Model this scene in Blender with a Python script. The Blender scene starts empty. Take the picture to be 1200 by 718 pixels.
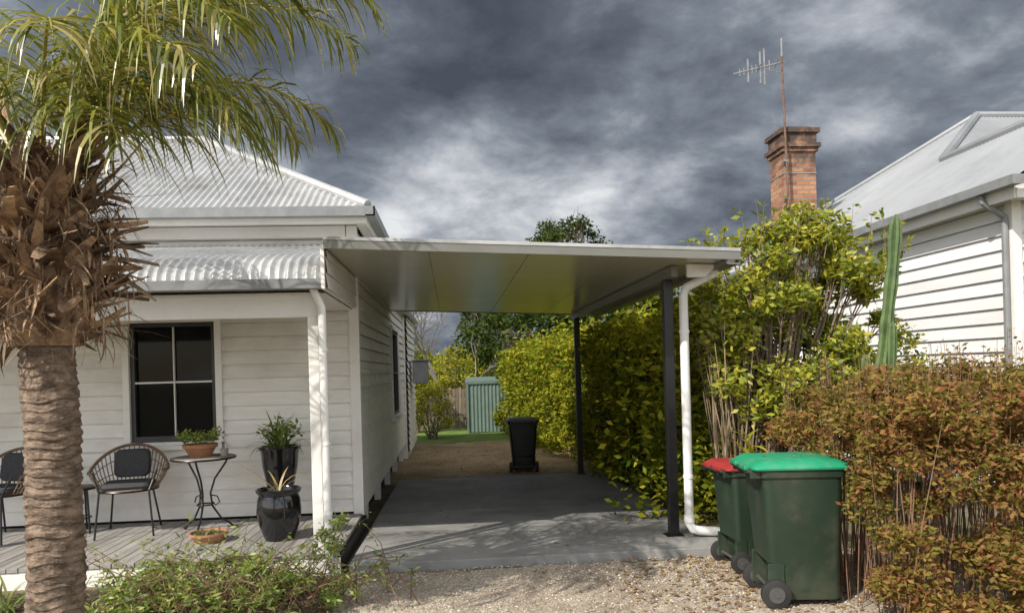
import bpy, math, random
import numpy as np
from mathutils import Vector, Matrix
random.seed(7); rng=np.random.default_rng(7)
scene=bpy.context.scene
COL=scene.collection
rad=math.radians

# ------------------------------------------------------------ helpers
def E(name, loc=(0,0,0), rotz=0.0):
    o=bpy.data.objects.new(name,None); o.location=loc; o.rotation_euler=(0,0,rotz)
    o.empty_display_size=0.2; COL.objects.link(o); return o

class B:
    def __init__(s): s.v=[]; s.f=[]
    def add(s,vs,fs):
        k=len(s.v); s.v.extend([tuple(p) for p in vs]); s.f.extend([tuple(i+k for i in f) for f in fs])
    def quad(s,a,b,c,d): s.add([a,b,c,d],[(0,1,2,3)])
    def box(s,x0,x1,y0,y1,z0,z1):
        s.add([(x0,y0,z0),(x1,y0,z0),(x1,y1,z0),(x0,y1,z0),(x0,y0,z1),(x1,y0,z1),(x1,y1,z1),(x0,y1,z1)],
              [(0,3,2,1),(4,5,6,7),(0,1,5,4),(1,2,6,5),(2,3,7,6),(3,0,4,7)])
    def prism(s,bot,top):
        n=len(bot); s.add(list(bot)+list(top),[tuple(range(n-1,-1,-1)),tuple(range(n,2*n))]+[(i,(i+1)%n,n+(i+1)%n,n+i) for i in range(n)])
    def tube(s,pts,r,n=8,cap=True):
        pts=[Vector(p) for p in pts]
        if not isinstance(r,(list,tuple)): r=[r]*len(pts)
        vs=[];fs=[]
        up=None
        for i,p in enumerate(pts):
            d=(pts[min(i+1,len(pts)-1)]-pts[max(i-1,0)])
            if d.length<1e-9: d=Vector((0,0,1))
            d.normalize()
            if up is None: up=Vector((0,0,1)) if abs(d.z)<.9 else Vector((1,0,0))
            a=d.cross(up)
            if a.length<1e-4: a=d.cross(Vector((0,1,0)))
            a.normalize(); b=a.cross(d).normalized(); up=b
            for k in range(n):
                t=2*math.pi*k/n
                vs.append(p+(a*math.cos(t)+b*math.sin(t))*r[i])
        for i in range(len(pts)-1):
            for k in range(n):
                fs.append((i*n+k,i*n+(k+1)%n,(i+1)*n+(k+1)%n,(i+1)*n+k))
        if cap:
            fs.append(tuple(range(n-1,-1,-1))); fs.append(tuple((len(pts)-1)*n+k for k in range(n)))
        s.add(vs,fs)
    def lathe(s,prof,c=(0,0,0),n=28):
        vs=[];fs=[]
        for r,z in prof:
            for k in range(n):
                t=2*math.pi*k/n; vs.append((c[0]+r*math.cos(t),c[1]+r*math.sin(t),c[2]+z))
        for i in range(len(prof)-1):
            for k in range(n): fs.append((i*n+k,i*n+(k+1)%n,(i+1)*n+(k+1)%n,(i+1)*n+k))
        s.add(vs,fs)
    def loft(s,rings):
        n=len(rings[0]); vs=[p for r in rings for p in r]; fs=[]
        for i in range(len(rings)-1):
            for k in range(n): fs.append((i*n+k,i*n+(k+1)%n,(i+1)*n+(k+1)%n,(i+1)*n+k))
        fs.append(tuple(range(n-1,-1,-1))); fs.append(tuple((len(rings)-1)*n+k for k in range(n)))
        s.add(vs,fs)
    def strap(s,base,az,L,w,e0=1.2,droop=1.6,n=7,fold=.0):
        p=Vector(base); vs=[];fs=[]; e=e0
        side=Vector((-math.sin(az),math.cos(az),0))
        for i in range(n+1):
            t=i/n; ww=w*(1-t**2.2)*(.6+.8*t if t<.5 else 1.0)*.5+.0006
            vs+= [p-side*ww, p+side*ww]
            d=Vector((math.cos(az)*math.cos(e),math.sin(az)*math.cos(e),math.sin(e)))
            p=p+d*(L/n); e-=droop/n
        for i in range(n): fs.append((2*i,2*i+1,2*i+3,2*i+2))
        s.add(vs,fs)
    def build(s,name,mat,parent=None,smooth=False,bevel=0,local=False):
        me=bpy.data.meshes.new(name); me.from_pydata(s.v,[],s.f); me.update()
        if mat: me.materials.append(mat)
        o=bpy.data.objects.new(name,me); COL.objects.link(o)
        if smooth:
            me.polygons.foreach_set('use_smooth',[True]*len(me.polygons))
            try: me.set_sharp_from_angle(angle=rad(40))
            except Exception: pass
        if bevel:
            m=o.modifiers.new('bevel','BEVEL'); m.width=bevel; m.segments=2; m.limit_method='ANGLE'
        if parent:
            o.parent=parent
            if not local: o.matrix_parent_inverse=Matrix.Translation(-Vector(parent.location))
        return o

def np_quads(name,V,mat,parent=None,local=False):
    V=np.asarray(V,dtype=np.float32).reshape(-1,3); n=len(V)//4
    me=bpy.data.meshes.new(name); me.vertices.add(n*4); me.loops.add(n*4); me.polygons.add(n)
    me.vertices.foreach_set('co',V.ravel())
    me.loops.foreach_set('vertex_index',np.arange(n*4,dtype=np.int32))
    me.polygons.foreach_set('loop_start',np.arange(0,n*4,4,dtype=np.int32))
    me.polygons.foreach_set('loop_total',np.full(n,4,dtype=np.int32))
    me.update(calc_edges=True); me.validate()
    me.materials.append(mat)
    o=bpy.data.objects.new(name,me); COL.objects.link(o)
    if parent:
        o.parent=parent
        if not local: o.matrix_parent_inverse=Matrix.Translation(-Vector(parent.location))
    return o

def nrm(a): return a/np.maximum(np.linalg.norm(a,axis=1,keepdims=True),1e-9)
def leaves(P,size,aspect=.45,up=.6,dz=.6,out=None):
    P=np.asarray(P); N=len(P)
    d=rng.normal(size=(N,3)); d[:,2]*=dz
    if out is not None: d=d*.8+out
    d=nrm(d); n=rng.normal(size=(N,3)); n[:,2]+=up
    w=nrm(np.cross(d,n)); L=(size*(.55+.9*rng.random(N)))[:,None]
    V=np.empty((N,4,3)); V[:,0]=P; V[:,1]=P+d*L*.45+w*L*aspect/2; V[:,2]=P+d*L; V[:,3]=P+d*L*.45-w*L*aspect/2
    return V
def clumps(C,R,n):
    out=[]
    for c,r in zip(C,R):
        q=nrm(rng.normal(size=(n,3)))*(rng.random((n,1))**.45)*r
        q[:,2]*=.75
        out.append(np.array(c)+q)
    return np.concatenate(out)

# ------------------------------------------------------------ materials
def newmat(name):
    m=bpy.data.materials.new(name); m.use_nodes=True; nt=m.node_tree
    return m,nt,nt.nodes,nt.links,nt.nodes['Principled BSDF']
def ramp(N,stops):
    r=N.new('ShaderNodeValToRGB'); e=r.color_ramp.elements
    while len(e)<len(stops): e.new(.5)
    for i,(p,c) in enumerate(stops):
        e[i].position=p; e[i].color=(*c,1) if len(c)==3 else c
    return r
def pm(name,c1,c2=None,scale=6,rough=.7,bump=0,bscale=40,metal=0,island=0,spec=.5,stretch=None,detail=4,grime=None,gscale=1.2,lo=.35,hi=.65):
    m,nt,N,L,p=newmat(name)
    p.inputs['Roughness'].default_value=rough; p.inputs['Metallic'].default_value=metal
    p.inputs['Specular IOR Level'].default_value=spec
    tc=N.new('ShaderNodeTexCoord'); src=tc.outputs['Object']
    if stretch:
        mp=N.new('ShaderNodeMapping'); mp.inputs['Scale'].default_value=stretch; L.new(src,mp.inputs[0]); src=mp.outputs[0]
    if c2 is None: c2=tuple(x*.8 for x in c1)
    n=N.new('ShaderNodeTexNoise'); n.inputs['Scale'].default_value=scale; n.inputs['Detail'].default_value=detail
    n.inputs['Roughness'].default_value=.65; L.new(src,n.inputs['Vector'])
    r=ramp(N,[(lo,c2),(hi,c1)]); L.new(n.outputs['Fac'],r.inputs[0]); out=r.outputs[0]
    if grime:
        n2=N.new('ShaderNodeTexNoise'); n2.inputs['Scale'].default_value=gscale; n2.inputs['Detail'].default_value=5; n2.inputs['Roughness'].default_value=.7
        L.new(tc.outputs['Object'],n2.inputs['Vector'])
        r2=ramp(N,[(.48,(0,0,0)),(.72,(1,1,1))]); L.new(n2.outputs['Fac'],r2.inputs[0])
        mx=N.new('ShaderNodeMixRGB'); L.new(r2.outputs[0],mx.inputs[0]); L.new(out,mx.inputs[1]); mx.inputs[2].default_value=(*grime,1); out=mx.outputs[0]
    if island:
        g=N.new('ShaderNodeNewGeometry'); mr=N.new('ShaderNodeMapRange'); mr.inputs['To Min'].default_value=1-island; mr.inputs['To Max'].default_value=1+island
        L.new(g.outputs['Random Per Island'],mr.inputs['Value'])
        mu=N.new('ShaderNodeVectorMath'); mu.operation='SCALE'; L.new(out,mu.inputs[0]); L.new(mr.outputs[0],mu.inputs['Scale']); out=mu.outputs[0]
    L.new(out,p.inputs['Base Color'])
    if bump:
        nb=N.new('ShaderNodeTexNoise'); nb.inputs['Scale'].default_value=bscale; nb.inputs['Detail'].default_value=4; L.new(src,nb.inputs['Vector'])
        bp=N.new('ShaderNodeBump'); bp.inputs['Strength'].default_value=bump; bp.inputs['Distance'].default_value=.01
        L.new(nb.outputs['Fac'],bp.inputs['Height']); L.new(bp.outputs[0],p.inputs['Normal'])
    return m
def leafmat(name,stops,trans=.35,rough=.5,patch=None,pscale=1.5,gloss=.05):
    m,nt,N,L,p=newmat(name); N.remove(p)
    g=N.new('ShaderNodeNewGeometry'); r=ramp(N,stops)
    fac=g.outputs['Random Per Island']
    if patch:
        tc=N.new('ShaderNodeTexCoord'); n=N.new('ShaderNodeTexNoise'); n.inputs['Scale'].default_value=pscale; n.inputs['Detail'].default_value=1
        L.new(tc.outputs['Object'],n.inputs['Vector'])
        a=N.new('ShaderNodeMath'); a.operation='MULTIPLY_ADD'; L.new(n.outputs['Fac'],a.inputs[0]); a.inputs[1].default_value=patch; a.inputs[2].default_value=-patch/2
        b=N.new('ShaderNodeMath'); b.operation='ADD'; b.use_clamp=True; L.new(fac,b.inputs[0]); L.new(a.outputs[0],b.inputs[1]); fac=b.outputs[0]
    L.new(fac,r.inputs[0])
    d=N.new('ShaderNodeBsdfDiffuse'); L.new(r.outputs[0],d.inputs[0])
    t=N.new('ShaderNodeBsdfTranslucent'); hs=N.new('ShaderNodeHueSaturation'); hs.inputs['Value'].default_value=1.4; hs.inputs['Hue'].default_value=.485
    L.new(r.outputs[0],hs.inputs['Color']); L.new(hs.outputs[0],t.inputs['Color'])
    mx=N.new('ShaderNodeMixShader'); mx.inputs[0].default_value=trans
    L.new(d.outputs[0],mx.inputs[1]); L.new(t.outputs[0],mx.inputs[2])
    if gloss:
        gl=N.new('ShaderNodeBsdfGlossy'); gl.inputs['Roughness'].default_value=rough; gl.inputs[0].default_value=(.9,.9,.85,1)
        mx2=N.new('ShaderNodeMixShader'); mx2.inputs[0].default_value=gloss; L.new(mx.outputs[0],mx2.inputs[1]); L.new(gl.outputs[0],mx2.inputs[2]); mx=mx2
    L.new(mx.outputs[0],N['Material Output'].inputs[0])
    return m

M_board=pm('white_weatherboard',(.88,.865,.83),(.80,.785,.75),scale=3,rough=.5,island=.05,stretch=(.6,.6,4),grime=(.68,.65,.60),gscale=.9,bump=.12,bscale=60)
M_trim=pm('white_trim_paint',(.87,.86,.84),(.80,.79,.77),scale=4,rough=.4,grime=(.70,.67,.62),gscale=2)
M_rboard=pm('pale_weatherboard',(.82,.82,.83),(.74,.74,.75),scale=3,rough=.5,island=.05,stretch=(.6,.6,4),bump=.1,bscale=60)
M_iron=pm('corrugated_iron_paint',(.55,.56,.57),(.42,.43,.44),scale=2.2,rough=.42,metal=.2,grime=(.30,.30,.29),gscale=1.7)
M_iron2=pm('zincalume_iron',(.40,.42,.445),(.30,.32,.345),scale=1.6,rough=.42,metal=.3,grime=(.26,.27,.28),gscale=.8)
M_gutter=pm('gutter_grey',(.26,.27,.28),(.19,.20,.21),scale=5,rough=.4)
M_glass=pm('dark_window_glass',(.006,.007,.008),(.004,.005,.006),rough=.05,spec=.16)
M_sash=pm('dark_sash_paint',(.05,.05,.05),(.03,.03,.03),rough=.4)
M_deck=pm('weathered_deck_board',(.34,.325,.31),(.22,.21,.20),scale=5,rough=.75,island=.22,stretch=(8,.6,8),bump=.3,bscale=30)
M_dark=pm('painted_shade_dark',(.03,.028,.026),(.02,.018,.017))  # near-black colour standing in for shade under floors and inside the hedge
M_black=pm('black_powdercoat',(.012,.012,.013),(.008,.008,.009),rough=.35)
M_panel=pm('carport_roof_panel_paint',(.48,.48,.41),(.44,.44,.37),scale=1.5,rough=.22,spec=.8)
M_fascia=pm('carport_fascia_grey',(.20,.20,.185),(.165,.165,.15),scale=2,rough=.35)
M_pvc=pm('white_pvc',(.84,.84,.83),(.77,.77,.76),scale=5,rough=.3)
M_trunk=pm('palm_trunk_bark',(.27,.20,.15),(.085,.06,.042),scale=11,rough=.95,bump=1,bscale=45,stretch=(1,1,2.2),detail=7,lo=.38,hi=.62)
M_boot=pm('palm_boot_fibre',(.44,.30,.19),(.13,.08,.05),scale=9,rough=.95,bump=.8,bscale=60,island=.55)
M_bark=pm('bark',(.24,.18,.13),(.11,.085,.06),scale=18,rough=.9)
M_twig=pm('twig',(.22,.13,.08),(.13,.075,.05),scale=18,rough=.9,island=.3)
M_greytwig=pm('bare_twig',(.25,.22,.2),(.16,.14,.12),scale=10,rough=.9)
M_palm=leafmat('palm_leaf',[(0,(.06,.09,.012)),(.45,(.15,.18,.022)),(.8,(.30,.30,.045)),(1,(.46,.38,.15))],trans=.35,rough=.3,gloss=.10)
M_rachis=pm('palm_rachis',(.36,.34,.09),(.24,.22,.06),rough=.4)
M_shrub=leafmat('shrub_leaf',[(0,(.07,.11,.012)),(.4,(.22,.27,.02)),(.75,(.39,.41,.03)),(1,(.55,.50,.06))],trans=.4,patch=.5,pscale=2)
M_hedge=leafmat('hedge_leaf',[(0,(.055,.10,.012)),(.45,(.21,.25,.022)),(1,(.48,.44,.045))],trans=.38,patch=.6,pscale=1.0,gloss=0)
M_orange=leafmat('nandina_leaf',[(0,(.085,.095,.018)),(.3,(.21,.185,.04)),(.55,(.31,.22,.07)),(.8,(.32,.175,.075)),(1,(.25,.10,.05))],trans=.35,patch=.7,pscale=2.2,gloss=0)
M_tree=leafmat('distant_tree_leaf',[(0,(.022,.040,.012)),(.5,(.05,.08,.02)),(1,(.11,.14,.03))],trans=.2,patch=.5,pscale=.5,gloss=0)
M_yel=leafmat('yellow_shrub_leaf',[(0,(.14,.17,.02)),(.5,(.32,.32,.035)),(1,(.5,.44,.06))],trans=.35,gloss=0)
M_weed=leafmat('groundcover_leaf',[(0,(.08,.14,.02)),(.5,(.20,.29,.05)),(1,(.40,.43,.11))],trans=.35)
M_strap=leafmat('strap_leaf',[(0,(.06,.13,.025)),(.6,(.15,.23,.05)),(1,(.34,.33,.12))],trans=.25,rough=.35)
M_cactus=pm('cactus_skin',(.10,.16,.05),(.05,.085,.028),scale=8,rough=.65)
M_binlid=pm('green_bin_lid',(.015,.31,.155),(.01,.25,.125),scale=3,rough=.5,grime=(.08,.30,.18),gscale=5)
M_binred=pm('red_bin_lid',(.34,.03,.03),(.27,.025,.025),scale=5,rough=.5)
M_bingreen=pm('dark_green_plastic',(.022,.042,.025),(.015,.033,.020),scale=3,rough=.5,grime=(.06,.065,.045),gscale=3.5)
M_binblack=pm('black_plastic',(.02,.02,.018),(.013,.013,.012),rough=.4)
M_rubber=pm('wheel_rubber',(.03,.03,.03),(.018,.018,.018),rough=.7)
M_hub=pm('wheel_hub',(.09,.09,.09),(.06,.06,.06),rough=.5)
M_rattan=pm('rattan',(.28,.19,.12),(.17,.11,.07),scale=20,rough=.6,island=.25)
M_cush=pm('charcoal_cushion',(.07,.072,.08),(.05,.052,.057),scale=40,rough=.95,bump=.3,bscale=200)
M_pot=pm('glazed_black_pot',(.012,.012,.014),(.008,.008,.01),rough=.1,spec=.7)
M_terra=pm('terracotta',(.42,.20,.11),(.30,.14,.08),scale=9,rough=.8)
M_soil=pm('soil',(.12,.085,.055),(.055,.04,.027),scale=25,rough=1,bump=.8,bscale=60)
M_shed=pm('green_corrugated_steel',(.14,.20,.17),(.11,.165,.14),scale=4,rough=.5)
M_oldwood=pm('old_timber',(.24,.19,.14),(.14,.11,.085),scale=6,rough=.9,island=.3,stretch=(6,6,.6))
M_alu=pm('antenna_aluminium',(.45,.45,.45),(.3,.3,.3),rough=.4,metal=.6)
M_rust=pm('rusty_pipe',(.20,.12,.09),(.12,.07,.05),scale=10,rough=.8)
M_stone=pm('edging_stone',(.36,.33,.30),(.2,.18,.16),scale=7,rough=.9,bump=.6,bscale=25,island=.2)

def brickmat():
    m,nt,N,L,p=newmat('old_red_brick')
    tc=N.new('ShaderNodeTexCoord'); sp=N.new('ShaderNodeSeparateXYZ'); L.new(tc.outputs['Object'],sp.inputs[0])
    ad=N.new('ShaderNodeMath'); ad.operation='ADD'; L.new(sp.outputs[0],ad.inputs[0]); L.new(sp.outputs[1],ad.inputs[1])
    cb=N.new('ShaderNodeCombineXYZ'); L.new(ad.outputs[0],cb.inputs[0]); L.new(sp.outputs[2],cb.inputs[1])
    b=N.new('ShaderNodeTexBrick'); b.inputs['Scale'].default_value=1; b.inputs['Brick Width'].default_value=.24; b.inputs['Row Height'].default_value=.086
    b.inputs['Mortar Size'].default_value=.012; b.inputs['Bias'].default_value=-.1; b.inputs['Color1'].default_value=(.27,.10,.055,1); b.inputs['Color2'].default_value=(.52,.26,.14,1)
    b.inputs['Mortar'].default_value=(.24,.21,.18,1); L.new(cb.outputs[0],b.inputs['Vector'])
    n=N.new('ShaderNodeTexNoise'); n.inputs['Scale'].default_value=3; n.inputs['Detail'].default_value=6; n.inputs['Roughness'].default_value=.7; L.new(tc.outputs['Object'],n.inputs['Vector'])
    mr=N.new('ShaderNodeMapRange'); mr.inputs['From Min'].default_value=4.6; mr.inputs['From Max'].default_value=5.95; mr.inputs['To Min'].default_value=.3; mr.inputs['To Max'].default_value=1.35; mr.clamp=True; L.new(sp.outputs[2],mr.inputs['Value'])
    mu=N.new('ShaderNodeMath'); mu.operation='MULTIPLY'; L.new(mr.outputs[0],mu.inputs[0]); L.new(n.outputs['Fac'],mu.inputs[1])
    r=ramp(N,[(.40,(0,0,0)),(.68,(.9,.9,.9))]); L.new(mu.outputs[0],r.inputs[0])
    mx=N.new('ShaderNodeMixRGB'); L.new(r.outputs[0],mx.inputs[0]); L.new(b.outputs['Color'],mx.inputs[1]); mx.inputs[2].default_value=(.055,.045,.04,1)
    L.new(mx.outputs[0],p.inputs['Base Color']); p.inputs['Roughness'].default_value=.9
    bp=N.new('ShaderNodeBump'); bp.inputs['Strength'].default_value=.8; bp.inputs['Distance'].default_value=.015; bp.invert=True
    L.new(b.outputs['Fac'],bp.inputs['Height']); L.new(bp.outputs[0],p.inputs['Normal'])
    return m
M_brick=brickmat()

def gravelmat(name,c1,c2,c3,scale=70):
    m,nt,N,L,p=newmat(name)
    tc=N.new('ShaderNodeTexCoord')
    v=N.new('ShaderNodeTexVoronoi'); v.inputs['Scale'].default_value=scale; L.new(tc.outputs['Object'],v.inputs['Vector'])
    sp=N.new('ShaderNodeSeparateXYZ'); L.new(v.outputs['Color'],sp.inputs[0])
    r=ramp(N,[(.1,c1),(.5,c2),(.95,c3)]); L.new(sp.outputs[0],r.inputs[0])
    n=N.new('ShaderNodeTexNoise'); n.inputs['Scale'].default_value=1.3; n.inputs['Detail'].default_value=7; n.inputs['Roughness'].default_value=.7; L.new(tc.outputs['Object'],n.inputs['Vector'])
    r2=ramp(N,[(.35,(.62,.58,.54)),(.65,(1.1,1.1,1.1))]); L.new(n.outputs['Fac'],r2.inputs[0])
    mx=N.new('ShaderNodeMixRGB'); mx.blend_type='MULTIPLY'; mx.inputs[0].default_value=1; L.new(r.outputs[0],mx.inputs[1]); L.new(r2.outputs[0],mx.inputs[2])
    L.new(mx.outputs[0],p.inputs['Base Color']); p.inputs['Roughness'].default_value=.9
    n3=N.new('ShaderNodeTexNoise'); n3.inputs['Scale'].default_value=25; n3.inputs['Detail'].default_value=5; L.new(tc.outputs['Object'],n3.inputs['Vector'])
    ad=N.new('ShaderNodeMath'); ad.operation='MULTIPLY_ADD'; L.new(v.outputs['Distance'],ad.inputs[0]); ad.inputs[1].default_value=-.8; L.new(n3.outputs['Fac'],ad.inputs[2])
    bp=N.new('ShaderNodeBump'); bp.inputs['Strength'].default_value=.7; bp.inputs['Distance'].default_value=.012; L.new(ad.outputs[0],bp.inputs['Height']); L.new(bp.outputs[0],p.inputs['Normal'])
    return m
M_gravel=gravelmat('driveway_gravel',(.30,.25,.195),(.42,.36,.285),(.55,.49,.405))
M_gravel2=gravelmat('yard_gravel',(.26,.18,.10),(.38,.28,.16),(.50,.39,.24),50)
M_dirt=pm('dirt_and_grass',(.20,.16,.11),(.09,.095,.04),scale=2.5,rough=1,bump=.8,bscale=30)
M_lawn=pm('lawn_grass',(.15,.23,.04),(.09,.14,.025),scale=3,rough=1,bump=1,bscale=60)
def concmat():
    m,nt,N,L,p=newmat('new_concrete')
    tc=N.new('ShaderNodeTexCoord')
    n=N.new('ShaderNodeTexNoise'); n.inputs['Scale'].default_value=1.4; n.inputs['Detail'].default_value=8; n.inputs['Roughness'].default_value=.7; n.inputs['Distortion'].default_value=.4; L.new(tc.outputs['Object'],n.inputs['Vector'])
    r=ramp(N,[(.3,(.18,.182,.18)),(.5,(.27,.27,.265)),(.7,(.35,.348,.338))]); L.new(n.outputs['Fac'],r.inputs[0])
    L.new(r.outputs[0],p.inputs['Base Color']); p.inputs['Roughness'].default_value=.72
    n3=N.new('ShaderNodeTexNoise'); n3.inputs['Scale'].default_value=120; n3.inputs['Detail'].default_value=3; L.new(tc.outputs['Object'],n3.inputs['Vector'])
    bp=N.new('ShaderNodeBump'); bp.inputs['Strength'].default_value=.25; bp.inputs['Distance'].default_value=.004; L.new(n3.outputs['Fac'],bp.inputs['Height']); L.new(bp.outputs[0],p.inputs['Normal'])
    return m
M_conc=concmat()

# ------------------------------------------------------------ ground
def gz(y): return -0.15*min(1,max(0,(y-6.5)/6))
def sheet(name,xs,ys,off,mat,jit=0,edge=0):
    b=B(); vs=[];fs=[]
    for j,y in enumerate(ys):
        for i,x in enumerate(xs):
            xx,yy=x,y
            if edge:
                if i in(0,len(xs)-1): xx+=random.uniform(-edge,edge)
                if j in(0,len(ys)-1): yy+=random.uniform(-edge,edge)
            vs.append((xx,yy,gz(y)+off+random.uniform(-jit,jit)))
    n=len(xs)
    for j in range(len(ys)-1):
        for i in range(n-1): fs.append((j*n+i,j*n+i+1,(j+1)*n+i+1,(j+1)*n+i))
    b.add(vs,fs); return b.build(name,mat,smooth=True)
xs=[-1500,-300,-60,-20]+[x for x in range(-12,13,2)]+[20,60,300,1500]
ys=[-300,-60,-10,0,3,6.5,8,9.5,11,12.5,16,20,30,60,300,1500]
sheet('ground',xs,ys,-.012,M_dirt)
fx=[-1.0+i*.12 for i in range(42)]; fy=[-1.5+i*.14 for i in range(57)]
sheet('gravel_driveway',[x-.0 for x in fx],fy,.002,M_gravel,jit=.004,edge=.08)
sheet('gravel_yard',[-1.2+i*.2 for i in range(21)],[12.3+i*.3 for i in range(25)],.0,M_gravel2,jit=.003,edge=.05)
sheet('lawn',[-9+i*.5 for i in range(32)],[19+i*.5 for i in range(26)],.0,M_lawn,jit=.006,edge=.1)
slab=E('concrete_slab',(.7,6.5,.07))
b=B()
def slabpiece(x0,x1,y0,y1):
    z0,z1=gz(y0)+.07,gz(y1)+.07
    b.prism([(x0,y0,z0-.12),(x1,y0,z0-.12),(x1,y1,z1-.12),(x0,y1,z1-.12)],[(x0,y0,z0),(x1,y0,z0),(x1,y1,z1),(x0,y1,z1)])
slabpiece(-.93,2.46,6.42,8.996); slabpiece(-.93,2.46,9.004,12.4)
b.build('slab',M_conc,slab,bevel=.006)

N=9000
P=np.stack([rng.uniform(-1.1,3.6,N),rng.uniform(3.6,6.42,N),np.zeros(N)+.004],1)
s=rng.uniform(.003,.011,N)
V=np.zeros((N,6,3)); ax=np.array([[1,0,0],[0,1,0],[-1,0,0],[0,-1,0],[0,0,.8],[0,0,-.5]])
for k in range(6): V[:,k]=P+ax[k]*s[:,None]*(1+.4*rng.random((N,1)))
b=B(); fs=[(0,1,4),(1,2,4),(2,3,4),(3,0,4)]
b.v=[tuple(p) for p in V.reshape(-1,3)]; b.f=[tuple(i*6+k for k in f) for i in range(N) for f in fs]
M_peb=pm('pebble',(.47,.42,.36),(.28,.24,.20),scale=3,rough=.85,island=.5)
b.build('gravel_stones',M_peb)
N=1900
P=np.stack([rng.normal(2.6,.7,N),rng.normal(6.0,.8,N),np.full(N,.012)],1)
P2=np.stack([rng.uniform(1.2,3.2,500),rng.uniform(4.2,6.2,500),np.full(500,.012)],1)
P3=np.stack([rng.uniform(-1.2,1.8,900),rng.uniform(12.6,18,900),np.full(900,-.14)],1)
P4=np.stack([rng.uniform(-.9,2.4,110)**1,rng.uniform(6.5,12,110),np.zeros(110)],1); P4[:,2]=[gz(y)+.078 for y in P4[:,1]]
P=P[P[:,1]<6.4]
M_litter=leafmat('dead_leaf',[(0,(.12,.06,.03)),(.5,(.26,.15,.065)),(1,(.42,.30,.12))],trans=.1,rough=.8)
V=leaves(np.concatenate([P,P2,P3,P4]),.045,.5,up=6,dz=.12); np_quads('leaf_litter',V,M_litter)

# ------------------------------------------------------------ wall/roof helpers
def boards(b,org,U,length,z0,z1,Nn,h=.15,holes=(),lap=.044):
    org=Vector(org);U=Vector(U);Nn=Vector(Nn); z=z0
    while z<z1-1e-4:
        zt=min(z+h,z1)
        cuts=sorted(set([z,zt]+[q for hh in holes for q in(hh[2],hh[3]) if z<q<zt]))
        for a,c in zip(cuts[:-1],cuts[1:]):
            mid=(a+c)/2; iv=[(0,length)]
            for hh in holes:
                if hh[2]<mid<hh[3]:
                    nv=[]
                    for p,q in iv:
                        if hh[1]<=p or hh[0]>=q: nv.append((p,q)); continue
                        if hh[0]>p: nv.append((p,hh[0]))
                        if hh[1]<q: nv.append((hh[1],q))
                    iv=nv
            off=lambda zz:lap-(lap-.004)*(zz-z)/h
            for p,q in iv:
                A=org+U*p; C=org+U*q
                f=lambda X,zz,o:(X.x+Nn.x*o,X.y+Nn.y*o,zz)
                b.add([f(A,a+.012 if a==z else a,-.01),f(C,a+.012 if a==z else a,-.01),f(A,a,off(a)),f(C,a,off(a)),f(A,c,off(c)),f(C,c,off(c))],[(0,1,3,2),(2,3,5,4)])
        z=zt
def corr_plane(b,O,U,Vv,u0,u1,vmin,vmax,pitch=.076,amp=.009,spw=6,rows=1):
    O=Vector(O);U=Vector(U);Vv=Vector(Vv).normalized();Nn=U.cross(Vv).normalized()
    if Nn.z<0: Nn=-Nn
    n=int((u1-u0)/pitch*spw); vs=[];fs=[]
    for i in range(n+1):
        u=u0+(u1-u0)*i/n; off=Nn*(amp*math.sin(2*math.pi*u/pitch))
        a,c=vmin(u),max(vmin(u)+.001,vmax(u))
        for r in range(rows+1):
            v=a+(c-a)*r/rows; vs.append(O+U*u+Vv*v+off)
    R=rows+1
    for i in range(n):
        for r in range(rows): fs.append((i*R+r,(i+1)*R+r,(i+1)*R+r+1,i*R+r+1))
    b.add(vs,fs)

# ------------------------------------------------------------ left house
H=E('weatherboard_house',(-6,10,0))
WX=-1.06
b=B()
boards(b,(-12,8.3,0),(1,0,0),12+WX-.06,.19,3.34,(0,-1,0),.15,holes=[(12-3.46,12-2.56,1.02,2.31),(12-6.6,12-5.7,1.02,2.31)])
b.build('front_weatherboards',M_board,H)
b=B()
boards(b,(WX,8.36,0),(0,1,0),7.64,.2,3.34,(1,0,0),.15,holes=[(4.4,5.9,.95,2.45)])
boards(b,(WX+.08,16.03,0),(0,1,0),3,.0,2.9,(1,0,0),.15)
b.build('side_weatherboards',M_board,H)
b=B(); b.box(-12,WX-.07,8.37,16,.2,3.33); b.box(-12,WX+.06,16.02,19,-.15,2.9); b.build('wall_core',M_trim,H)
b=B(); b.box(-11.9,WX-.12,8.45,15.9,-.25,.195); b.build('subfloor_shade_box',M_dark,H)  # solid box; the shade under the house is put into its dark colour
b=B(); b.box(-12,-1.0,6.5,8.4,-.02,.12); b.build('deck_shade_box',M_dark,H)  # solid box coloured dark in place of the shaded space below the deck
b=B()
b.box(WX-.06,WX+.05,8.242,8.355,.15,3.33)
b.box(-12,WX-.07,8.238,8.252,3.2,3.33)
for y in (9.2,10.8,12.4,14,15.6): b.box(WX-.11,WX-.02,y,y+.1,-.15,.19)
b.build('corner_trim',M_trim,H,bevel=.004)
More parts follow.
